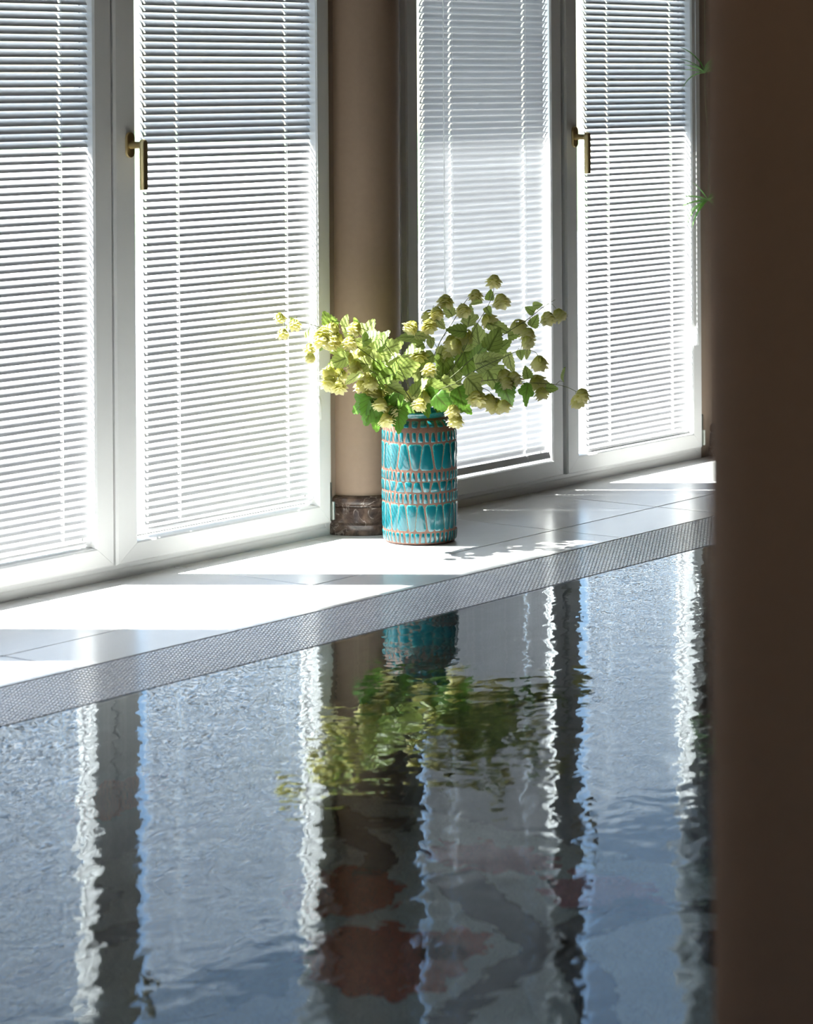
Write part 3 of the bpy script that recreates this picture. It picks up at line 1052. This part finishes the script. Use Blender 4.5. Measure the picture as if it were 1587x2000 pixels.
HOPS = [
  ([(-0.0116, 0, 0.3619), (-0.0758, -0.05, 0.4715), (-0.1632, -0.12, 0.5571), (-0.2536, -0.2, 0.618), (-0.3246, -0.24, 0.6456), (-0.3834, -0.27, 0.6577)],
   [(-0.1249, -0.067, 0.5226, 0.0596, 100, 1.59), (-0.1539, -0.094, 0.5694, 0.0447, 150, 2), (-0.221, -0.155, 0.5556, 0.0398, 180, 2.45), (-0.1147, -0.086, 0.4949, 0.0522, -20, 1.36), (-0.3477, -0.263, 0.6485, 0.0199, 120, 4.39), (-0.3619, -0.268, 0.636, 0.0179, 200, 4.59), (-0.3121, -0.192, 0.6076, 0.0199, 240, 3.68), (-0.2684, -0.194, 0.5763, 0.0298, 230, 2.92)],
   [(-0.1974, -0.124, 0.5379, 2.18), (-0.154, -0.092, 0.5397, 1.86), (-0.2425, -0.167, 0.5859, 2.76), (-0.2653, -0.213, 0.6143, 3.13), (-0.2693, -0.236, 0.6019, 3.13), (-0.2208, -0.162, 0.5952, 2.63), (-0.1912, -0.175, 0.5866, 2.35), (-0.3867, -0.251, 0.6586, 5), (-0.3746, -0.303, 0.6213, 4.78), (-0.3041, -0.21, 0.5705, 3.43), (-0.2985, -0.229, 0.5457, 3.26), (-0.3419, -0.284, 0.6445, 4.3)]),
  ([(-0.0091, 0, 0.3619), (-0.0512, -0.03, 0.4892), (-0.105, -0.08, 0.578), (-0.1703, -0.13, 0.6216), (-0.2497, -0.17, 0.6446)],
   [(-0.2525, -0.158, 0.6411, 0.0422, 120, 4), (-0.2055, -0.187, 0.6436, 0.0258, 80, 3.48), (-0.1755, -0.118, 0.6279, 0.0298, 100, 3.08), (-0.1416, -0.096, 0.6162, 0.0422, 60, 2.65), (-0.1336, -0.134, 0.5927, 0.0497, 30, 2.39), (-0.0807, -0.049, 0.5554, 0.0572, 25, 1.7), (-0.1075, -0.079, 0.5779, 0.0497, 60, 2.03), (-0.0464, -0.01, 0.4921, 0.0696, 10, 1.01), (-0.0905, -0.061, 0.522, 0.0547, 30, 1.46), (-0.0565, 0.018, 0.4744, 0.0447, 0, 0.94), (-0.076, -0.025, 0.4937, 0.0547, 70, 1.18), (-0.0241, 0.022, 0.3892, 0.0522, -60, 0.25), (-0.1979, -0.104, 0.6047, 0.0348, 140, 3.27)],
   [(-0.0216, 0.004, 0.4186, 0.44), (-0.2331, -0.158, 0.6241, 3.74), (-0.1702, -0.138, 0.6223, 3)]),
  ([(-0.0116, 0, 0.3619), (-0.0805, -0.07, 0.4489), (-0.1483, -0.13, 0.5043), (-0.2011, -0.17, 0.5084), (-0.2342, -0.2, 0.4775)],
   [(-0.2243, -0.209, 0.5341, 0.0447, 200, 3.04), (-0.1835, -0.192, 0.4863, 0.0447, 210, 2.68), (-0.1626, -0.148, 0.5208, 0.0447, 170, 2.27), (-0.0948, -0.113, 0.4781, 0.0447, -160, 1.31), (-0.1243, -0.105, 0.4527, 0.0398, 200, 1.43)],
   [(-0.0683, -0.051, 0.396, 0.56), (-0.095, -0.092, 0.4366, 1.04), (-0.1436, -0.122, 0.4374, 1.5), (-0.0756, -0.071, 0.4417, 0.92), (-0.1388, -0.119, 0.4738, 1.7), (-0.1583, -0.123, 0.4938, 2.18), (-0.1796, -0.154, 0.5165, 2.59), (-0.1631, -0.126, 0.4599, 2.27), (-0.2445, -0.181, 0.5046, 3.71), (-0.2231, -0.166, 0.4958, 3.5), (-0.2415, -0.201, 0.4776, 4), (-0.2236, -0.234, 0.4666, 4), (-0.1334, -0.148, 0.472, 1.62)]),
  ([(-0.0141, -0.02, 0.3642), (-0.0557, -0.1, 0.4276), (-0.0944, -0.14, 0.4223), (-0.0992, -0.15, 0.3698)],
   [(-0.0653, -0.124, 0.4401, 0.0472, -30, 1.18), (-0.138, -0.159, 0.3903, 0.0621, -105, 2.7), (-0.1625, -0.152, 0.4041, 0.0497, -140, 2.48), (-0.1214, -0.136, 0.3632, 0.0522, -80, 3), (-0.0576, -0.163, 0.3665, 0.0572, -80, 3), (-0.0363, -0.037, 0.3613, 0.0572, -70, 0.14), (-0.065, -0.153, 0.4091, 0.0472, -110, 1.38), (-0.0896, -0.132, 0.4019, 0.0472, -120, 2.35), (-0.1187, -0.147, 0.3938, 0.0547, -95, 2.58)],
   [(-0.0941, -0.167, 0.3708, 3), (-0.0919, -0.151, 0.387, 2.67), (-0.1038, -0.168, 0.4133, 2.24), (-0.1117, -0.129, 0.4333, 2)]),
  ([(-0.0042, 0, 0.3619), (-0.0117, 0.03, 0.4831), (0.0033, 0.05, 0.5711), (0.0283, 0.06, 0.6353), (0.0795, 0.07, 0.6796)],
   [(0.0869, 0.055, 0.6542, 0.0373, 120, 3.82), (-0.0193, 0.1, 0.5741, 0.0646, 178, 2), (0.0133, 0.039, 0.5796, 0.0398, 0, 2.15), (-0.0116, 0.011, 0.5497, 0.0472, 200, 1.7), (-0.0267, 0.063, 0.5198, 0.0398, 190, 1.41)],
   [(0.0795, 0.064, 0.6825, 4), (0.0283, 0.056, 0.6381, 3.02), (0.0506, 0.023, 0.6508, 3.37), (-0.0107, 0.026, 0.6092, 2.41), (0.0257, 0.027, 0.6131, 2.65), (-0.0007, 0.027, 0.5333, 1.56)]),
  ([(0.0033, 0, 0.3619), (0.0481, 0.02, 0.5339), (0.1033, 0.05, 0.6261), (0.1385, 0.06, 0.6803), (0.1651, 0.06, 0.6979)],
   [(0.1653, 0.024, 0.6756, 0.0298, 190, 3.59), (0.1102, 0.007, 0.5974, 0.0447, 170, 1.78), (0.0609, 0.06, 0.6152, 0.0323, -45, 1.73), (0.0359, 0.069, 0.5568, 0.0249, -80, 1.16), (0.0182, 0.016, 0.5144, 0.0472, 210, 0.85), (0.0779, 0.011, 0.5348, 0.0447, 20, 1.14), (0.0108, 0.032, 0.4579, 0.0671, -75, 0.55), (0.0281, -0.014, 0.4429, 0.0447, 30, 0.46)],
   [(0.1648, 0.05, 0.6986, 4), (0.1252, 0.012, 0.6591, 2.57), (0.0909, 0.054, 0.5657, 1.47), (0.0706, 0.02, 0.5354, 1.11), (0.0305, -0.02, 0.4956, 0.75)]),
  ([(0.0058, 0, 0.3619), (0.1077, 0, 0.506), (0.1602, 0.02, 0.6012), (0.2081, 0.04, 0.6819), (0.2209, 0.05, 0.7386)],
   [(0.1474, 0.054, 0.6308, 0.0497, 80, 2.23), (0.2067, 0.081, 0.6913, 0.0249, 80, 3.2), (0.1707, 0.042, 0.5768, 0.0547, 100, 1.86), (0.0704, 0.005, 0.4956, 0.0621, -90, 0.83), (0.1283, 0.046, 0.5414, 0.0572, 70, 1.4), (0.058, 0.007, 0.4606, 0.0472, 150, 0.63), (0.2004, 0.031, 0.6516, 0.0224, -60, 2.68)],
   [(0.22, 0.02, 0.7422, 4), (0.2325, 0.021, 0.6873, 3.16), (0.1906, 0.038, 0.6271, 2.41), (0.1136, -0.005, 0.5602, 1.46), (0.1369, 0.025, 0.5848, 1.77)]),
  ([(0.0083, 0, 0.3619), (0.1223, -0.02, 0.4931), (0.2319, 0, 0.5781), (0.3072, 0.02, 0.6236), (0.3521, 0.02, 0.6585), (0.3919, 0.02, 0.6834)],
   [(0.2299, 0.018, 0.6064, 0.0572, -20, 2.16), (0.2142, -0.013, 0.5718, 0.0572, 60, 1.87), (0.238, 0.037, 0.5473, 0.0472, 30, 1.91), (0.2787, 0.058, 0.5829, 0.0398, 20, 2.49), (0.3328, 0.035, 0.6199, 0.0298, 60, 3.32), (0.3187, -0.006, 0.6566, 0.0239, 150, 3.51), (0.3381, -0.016, 0.6703, 0.0224, 10, 3.92), (0.1718, -0.022, 0.538, 0.0497, 60, 1.48), (0.138, 0.029, 0.4982, 0.0596, -80, 1.13), (0.103, 0.024, 0.4638, 0.0572, -70, 0.82)],
   [(0.2825, 0.025, 0.6107, 2.69), (0.3142, 0.007, 0.5924, 2.88), (0.3651, -0.021, 0.6395, 3.97), (0.3946, 0.024, 0.6432, 4.6)]),
  ([(0.0083, 0, 0.3619), (0.1315, -0.06, 0.4725), (0.2296, -0.08, 0.5238), (0.2886, -0.08, 0.5484), (0.328, -0.08, 0.5435), (0.3418, -0.08, 0.5199)],
   [(0.0873, -0.046, 0.4414, 0.0572, -40, 0.67), (0.2571, -0.066, 0.5126, 0.0472, -80, 2.33), (0.1856, -0.066, 0.5126, 0.0497, 10, 1.6), (0.2053, -0.069, 0.5227, 0.0472, 20, 1.8), (0.3062, -0.071, 0.5377, 0.0224, -90, 3.46), (0.2862, -0.119, 0.5399, 0.0224, -80, 2.91), (0.0579, -0.001, 0.3869, 0.0447, -80, 0.33)],
   [(0.1462, -0.066, 0.4658, 1.09), (0.2986, -0.077, 0.5728, 3.17), (0.3403, -0.081, 0.518, 5)]),
  ([(0.0107, 0, 0.3619), (0.107, -0.05, 0.4419), (0.2058, -0.05, 0.4616), (0.2806, -0.03, 0.4521), (0.3999, -0.02, 0.4426), (0.4643, -0.02, 0.4163)],
   [(0.2061, -0.036, 0.47, 0.0646, -60, 2), (0.247, -0.075, 0.4273, 0.0572, -75, 2.61), (0.3045, -0.05, 0.4221, 0.0497, -100, 3.23), (0.3078, -0.031, 0.4794, 0.0288, 100, 3.21), (0.3755, -0.012, 0.4328, 0.0298, 0, 3.8), (0.4116, -0.004, 0.4692, 0.0323, 95, 4)],
   [(0.2354, -0.049, 0.4788, 2.37), (0.2622, -0.061, 0.4726, 2.75), (0.2492, -0.081, 0.46, 2.6), (0.3283, -0.014, 0.4553, 3.39), (0.3452, -0.023, 0.4251, 3.55), (0.4478, -0.005, 0.3997, 4.85), (0.4642, -0.039, 0.4219, 4.99)]),
  ([(0.0107, -0.03, 0.3654), (0.0867, -0.1, 0.4522), (0.1841, -0.13, 0.4456), (0.2184, -0.13, 0.4065)],
   [(0.1546, -0.139, 0.4564, 0.0547, -50, 1.69)],
   [(0.2138, -0.119, 0.4053, 2.94), (0.2326, -0.144, 0.4032, 3), (0.2037, -0.128, 0.4161, 2.67), (0.1454, -0.111, 0.4313, 1.62), (0.1571, -0.139, 0.4271, 1.75), (0.1747, -0.114, 0.4218, 2.19)]),
  ([(0.0082, -0.04, 0.3666), (0.0523, -0.1, 0.4276), (0.0912, -0.13, 0.4016), (0.1059, -0.13, 0.3625)],
   [(0.1181, -0.129, 0.4211, 0.0522, -70, 2), (0.1311, -0.082, 0.3863, 0.0348, -40, 2.55), (0.0525, -0.074, 0.4346, 0.0572, -20, 1), (0.0352, -0.096, 0.4174, 0.0497, -60, 0.74), (0.0667, -0.136, 0.4072, 0.0522, -45, 1.54), (0.0868, -0.093, 0.4023, 0.0472, -90, 1.86), (0.018, -0.089, 0.392, 0.0447, -70, 0.31)],
   [(0.0933, -0.166, 0.3936, 2.29), (0.1031, -0.161, 0.3686, 2.92)]),
  ([(-0.0017, -0.03, 0.3654), (0.0033, -0.08, 0.4353), (0.0081, -0.12, 0.4299), (0.0057, -0.12, 0.4005)],
   [(-0.0017, -0.099, 0.4472, 0.0497, 60, 1), (-0.0116, -0.014, 0.3735, 0.0447, -100, 0.14)],
   [(0.0106, -0.108, 0.4261, 2.08), (0.0057, -0.159, 0.4098, 2.83)]),
]

HOP_LABELS = [
    'sunlit hop branch reaching farthest left, across the white window frame',
    'sunlit hop branch arching up to the left with large pale leaves',
    'hop branch drooping to the left, cones hanging before the column',
    'dark leafy hop branch hanging over the left side of the vase rim',
    'upright hop branch just right of the column, cones near its tip',
    'hop branch with thin bare stem leaning slightly right before the closed blind',
    'tallest hop branch, one small cone at its top',
    'hop branch leaning up to the right, ending beside the window mullion',
    'hop branch curving right with a single drooping cone at its end',
    'longest low hop branch stretching far right past the window mullion',
    'short hop branch with hanging cone cluster low at the right',
    'hop branch drooping over the right front of the vase rim',
    'short hop branch with two pale cones above the middle of the rim']

def catmull(P, n):
    P = [Vector(p) for p in P]
    m = len(P) - 1
    out = []
    for i in range(n + 1):
        t = i / n * m
        k = min(int(t), m - 1)
        u = t - k
        a, b = P[k], P[k + 1]
        p0 = P[k - 1] if k > 0 else a - (b - a)
        p3 = P[k + 2] if k + 2 <= m else b + (b - a)
        out.append(0.5 * ((2 * a) + (b - p0) * u + (2 * p0 - 5 * a + 4 * b - p3) * u * u + (3 * a - p0 - 3 * b + p3) * u ** 3))
    return out

HR = random.Random(21)
def local(u, w, z):
    return RT * u + FW * w + Vector((0, 0, z))

for bi, (pts, lvs, cns) in enumerate(HOPS):
    P = [local(*p) for p in pts]
    foot = Vector((P[0].x * 0.6, P[0].y * 0.6, 0.10))
    P = [foot] + P
    br = tag(empty('hop_branch', VC), HOP_LABELS[bi], 'hop branch', 'hop branches in the turquoise vase')
    n = 10 * (len(P) - 1)
    curve = catmull(P, n)
    st = MB()
    st.tube(curve, [0.0019 - 0.0012 * i / n for i in range(n + 1)], 5)
    def at(t):
        return curve[max(0, min(n, int(round((t + 1) * 10))))]
    for u, w, z, t in cns:
        pos = local(u, w, z) + Vector((0, 0, 0.014))
        a = at(max(0.0, t - 0.12))
        d = pos - a
        if d.length > 0.07:
            a = at(max(0.0, t))
        mid = (a + pos) / 2 + Vector((0, 0, 0.25 * min(0.05, d.length)))
        st.tube([a, mid, pos], [0.0009, 0.0007, 0.0006], 4)
        c = link('cone', CONES[HR.randrange(3)], br)
        s = HR.uniform(0.034, 0.042) * (0.8 if bi == 0 and u < -0.28 else 1)
        ax = (pos - mid).normalized() * 0.5 + Vector((HR.uniform(-.35, .35), HR.uniform(-.35, .35), -1))
        c.rotation_mode = 'QUATERNION'
        c.rotation_quaternion = ax.normalized().to_track_quat('-Z', 'Y')
        c.location = pos
        c.scale = (s * 1.05, s * 1.05, s)
    for u, w, z, size, ang, t in lvs:
        ctr = local(u, w, z)
        an = math.radians(ang)
        tip = (RT * math.cos(an) + Vector((0, 0, 1)) * math.sin(an) + FW * HR.uniform(-0.45, 0.25)).normalized()
        nrm = (-FW * HR.uniform(0.4, 1.0) + Vector((0, 0, HR.uniform(-0.2, 1.1))) + RT * HR.uniform(-1.0, 0.7))
        nrm = (nrm - tip * nrm.dot(tip)).normalized()
        side = tip.cross(nrm)
        base = ctr - tip * size * 0.62
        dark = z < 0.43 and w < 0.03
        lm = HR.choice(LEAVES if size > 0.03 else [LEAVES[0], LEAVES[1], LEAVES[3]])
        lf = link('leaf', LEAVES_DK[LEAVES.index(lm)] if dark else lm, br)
        k = size * 1.36
        lf.matrix_local = Matrix(((side.x * k, tip.x * k, nrm.x * k, base.x), (side.y * k, tip.y * k, nrm.y * k, base.y), (side.z * k, tip.z * k, nrm.z * k, base.z), (0, 0, 0, 1)))
        a = at(max(0.0, t - 0.1))
        st.tube([a, (a + base) / 2 + Vector((0, 0, 0.006)), base], [0.0008, 0.0006, 0.0006], 4)
    st.build('stem', M['stem'], br, smooth=True)

# ------------------------------------------------------------------ hanging spider plant at the right edge
sp = tag(empty('spider_plant', (2.70, -0.17, 2.42)), 'hanging spider plant with arching green leaves at the pillar edge', 'plant')
pot = MB().lathe([(0.0, 0.0), (0.07, 0.0), (0.075, 0.004), (0.098, 0.14), (0.104, 0.142), (0.104, 0.160), (0.097, 0.160), (0.092, 0.12), (0.0, 0.118)], 40, cap=False)
pot.build('pot', M['pot'], sp, smooth=40)
hw = MB()
for k in range(3):
    a = 2 * math.pi * k / 3
    hw.tube([(0.1 * math.cos(a), 0.1 * math.sin(a), 0.15), (0, 0, 0.40), (0, 0, CEIL - 2.42)], 0.0015, 5)
hw.build('hanger', M['steel'], sp)
SR = random.Random(9)
def blade(mb, base, az, length, el0, droop, width):
    n = 9
    pts = []
    p = Vector(base)
    el = el0
    for i in range(n):
        pts.append(p.copy())
        d = Vector((math.cos(az) * math.cos(el), math.sin(az) * math.cos(el), math.sin(el)))
        p += d * 1.2 * length / (n - 1)
        el -= droop / (n - 1)
    sd = Vector((-math.sin(az), math.cos(az), 0))
    o = len(mb.v)
    for i, q in enumerate(pts):
        w = 2.3 * width * (1 - (i / (n - 1)) ** 2) * (0.6 + 0.4 * min(1, i / 2)) / 2
        up = Vector((0, 0, w * 0.5))
        mb.v += [tuple(q - sd * w + up), tuple(q), tuple(q + sd * w + up)]
        uvs_ = i / (n - 1)
    for i in range(n - 1):
        for c in range(2):
            mb.f.append((o + i * 3 + c, o + i * 3 + c + 1, o + (i + 1) * 3 + c + 1, o + (i + 1) * 3 + c))
def rosette(center, leaves, parent):
    for az, ln, el, dr, wd in leaves:
        b = MB()
        blade(b, center, az, ln, el, dr, wd)
        o = b.build('leaf', M['spider'], parent, smooth=True)
        uvset(o.data, [((0, 0.5, 1)[i % 3], (i // 3) / 8 * 0.02) for i in range(len(o.data.vertices))])
LEFT = math.atan2(-RT.y, -RT.x)
top = Vector((0, 0, 0.125))
rosette(top, [(2 * math.pi * k / 14 + SR.uniform(-.2, .2), SR.uniform(0.22, 0.32), SR.uniform(0.7, 1.2), SR.uniform(1.4, 2.2), 0.014) for k in range(14)], sp)
stl = MB()
C1 = Vector((2.655 - 2.70, -0.185 + 0.17, 1.335 - 2.42))
C2 = Vector((2.660 - 2.70, -0.190 + 0.17, 0.905 - 2.42))
stl.tube(catmull([top, Vector((-0.08, -0.06, 0.24)), Vector((-0.13, -0.1, 0.0)), C1 + Vector((-0.01, -0.01, 0.45)), C1], 30), 0.0012, 5)
stl.tube(catmull([C1, C1 + Vector((0.012, 0.006, -0.10)), C2 + Vector((0.012, 0, 0.16)), C2], 20), 0.0011, 5)
stl.build('runner', M['stem'], sp, smooth=True)
for cc, seed, base in ((C1, 1, [(LEFT + 0.2, 0.115, 1.15, 0.9, 0.008), (LEFT - 0.3, 0.105, 0.75, 0.7, 0.007), (LEFT + 0.5, 0.10, 0.5, 0.6, 0.007), (LEFT, 0.085, 0.30, 0.5, 0.006), (LEFT - 0.6, 0.095, -0.05, 1.2, 0.006)]),
                       (C2, 2, [(LEFT + 0.1, 0.075, 1.0, 0.3, 0.010), (LEFT - 0.2, 0.085, 0.35, 0.5, 0.012), (LEFT + 0.3, 0.095, 0.0, 0.5, 0.010), (LEFT, 0.085, -0.3, 0.9, 0.009), (LEFT - 0.4, 0.105, -0.45, 1.0, 0.009), (LEFT + 0.5, 0.095, -0.6, 0.8, 0.009)])):
    R = random.Random(seed)
    rosette(cc, base + [(LEFT + math.pi + R.uniform(-1.2, 1.2), R.uniform(0.07, 0.11), R.uniform(-0.2, 1.0), R.uniform(0.6, 1.4), 0.009) for k in range(6)], sp)

# ------------------------------------------------------------------ floral inlay of the pool floor
inlay('mosaic_flower', 'mosaic_red', lobed(-0.93, -1.50, 0.16, 0.13, 9, 0.18, 0.3))
inlay('mosaic_flower', 'mosaic_red', lobed(-1.17, -1.79, 0.20, 0.17, 11, 0.16, 0.8))
inlay('mosaic_flower', 'mosaic_red', lobed(-1.02, -1.86, 0.10, 0.07, 6, 0.25, 0.2))
inlay('mosaic_flower', 'mosaic_pink', lobed(-0.58, -1.62, 0.10, 0.17, 10, 0.3, 0.2))
inlay('mosaic_flower', 'mosaic_pink', lobed(-0.62, -1.93, 0.12, 0.16, 9, 0.3, -0.2))
inlay('mosaic_flower', 'mosaic_pink', lobed(-0.85, -2.55, 0.16, 0.12, 8, 0.3, 0.5))
inlay('mosaic_stem', 'mosaic_dark', stroke([(-0.50, -1.12), (-0.55, -1.25), (-0.50, -1.36)], 0.05, 0.10))
inlay('mosaic_stem', 'mosaic_dark', stroke([(-0.56, -1.05), (-0.62, -1.25), (-0.70, -1.42), (-0.82, -1.48)], 0.10, 0.06))
inlay('mosaic_leaf', 'mosaic_dark', lobed(-0.66, -1.22, 0.06, 0.15, 5, 0.35, 0.3))
inlay('mosaic_stem', 'mosaic_dark', stroke([(-0.70, -1.60), (-0.85, -1.85), (-1.00, -2.15), (-1.25, -2.35)], 0.12, 0.07))
inlay('mosaic_stem', 'mosaic_dark', stroke([(-0.60, -2.05), (-0.82, -2.0), (-1.05, -2.02), (-1.30, -2.05)], 0.12, 0.06))
inlay('mosaic_leaf', 'mosaic_dark', lobed(-0.72, -2.32, 0.16, 0.09, 5, 0.3, 0.9))
inlay('mosaic_leaf', 'mosaic_dark', lobed(-0.55, -2.28, 0.06, 0.22, 5, 0.3, 0.1))
inlay('mosaic_leaf', 'mosaic_green', lobed(-1.36, -1.62, 0.18, 0.12, 7, 0.3, 0.5))
inlay('mosaic_stem', 'mosaic_dark', stroke([(-1.30, -2.05), (-1.5, -2.2), (-1.55, -2.45), (-1.4, -2.6)], 0.09, 0.05))
inlay('mosaic_stem', 'mosaic_dark', stroke([(-1.25, -1.35), (-1.45, -1.28), (-1.7, -1.32)], 0.10, 0.06))
inlay('mosaic_leaf', 'mosaic_dark', lobed(-1.05, -1.16, 0.12, 0.09, 5, 0.3, 0.5))
inlay('mosaic_leaf', 'mosaic_dark', lobed(-1.30, -1.12, 0.12, 0.07, 5, 0.3, 0.2))
# rust blossoms on the far pool wall
def wall_inlay(name, mat, outline):
    y = GRATE1 - 0.0015
    n = len(outline)
    vs = [(a, y, b) for a, b in outline] + [(a, y + 0.0015, b) for a, b in outline]
    fs = [tuple(reversed(range(n)))] + [(i, (i + 1) % n, n + (i + 1) % n, n + i) for i in range(n)]
    MB().add(vs, fs).build(name, M[mat], basin)
wall_inlay('mosaic_flower', 'mosaic_red', lobed(-1.06, -0.80, 0.18, 0.14, 9, 0.25))
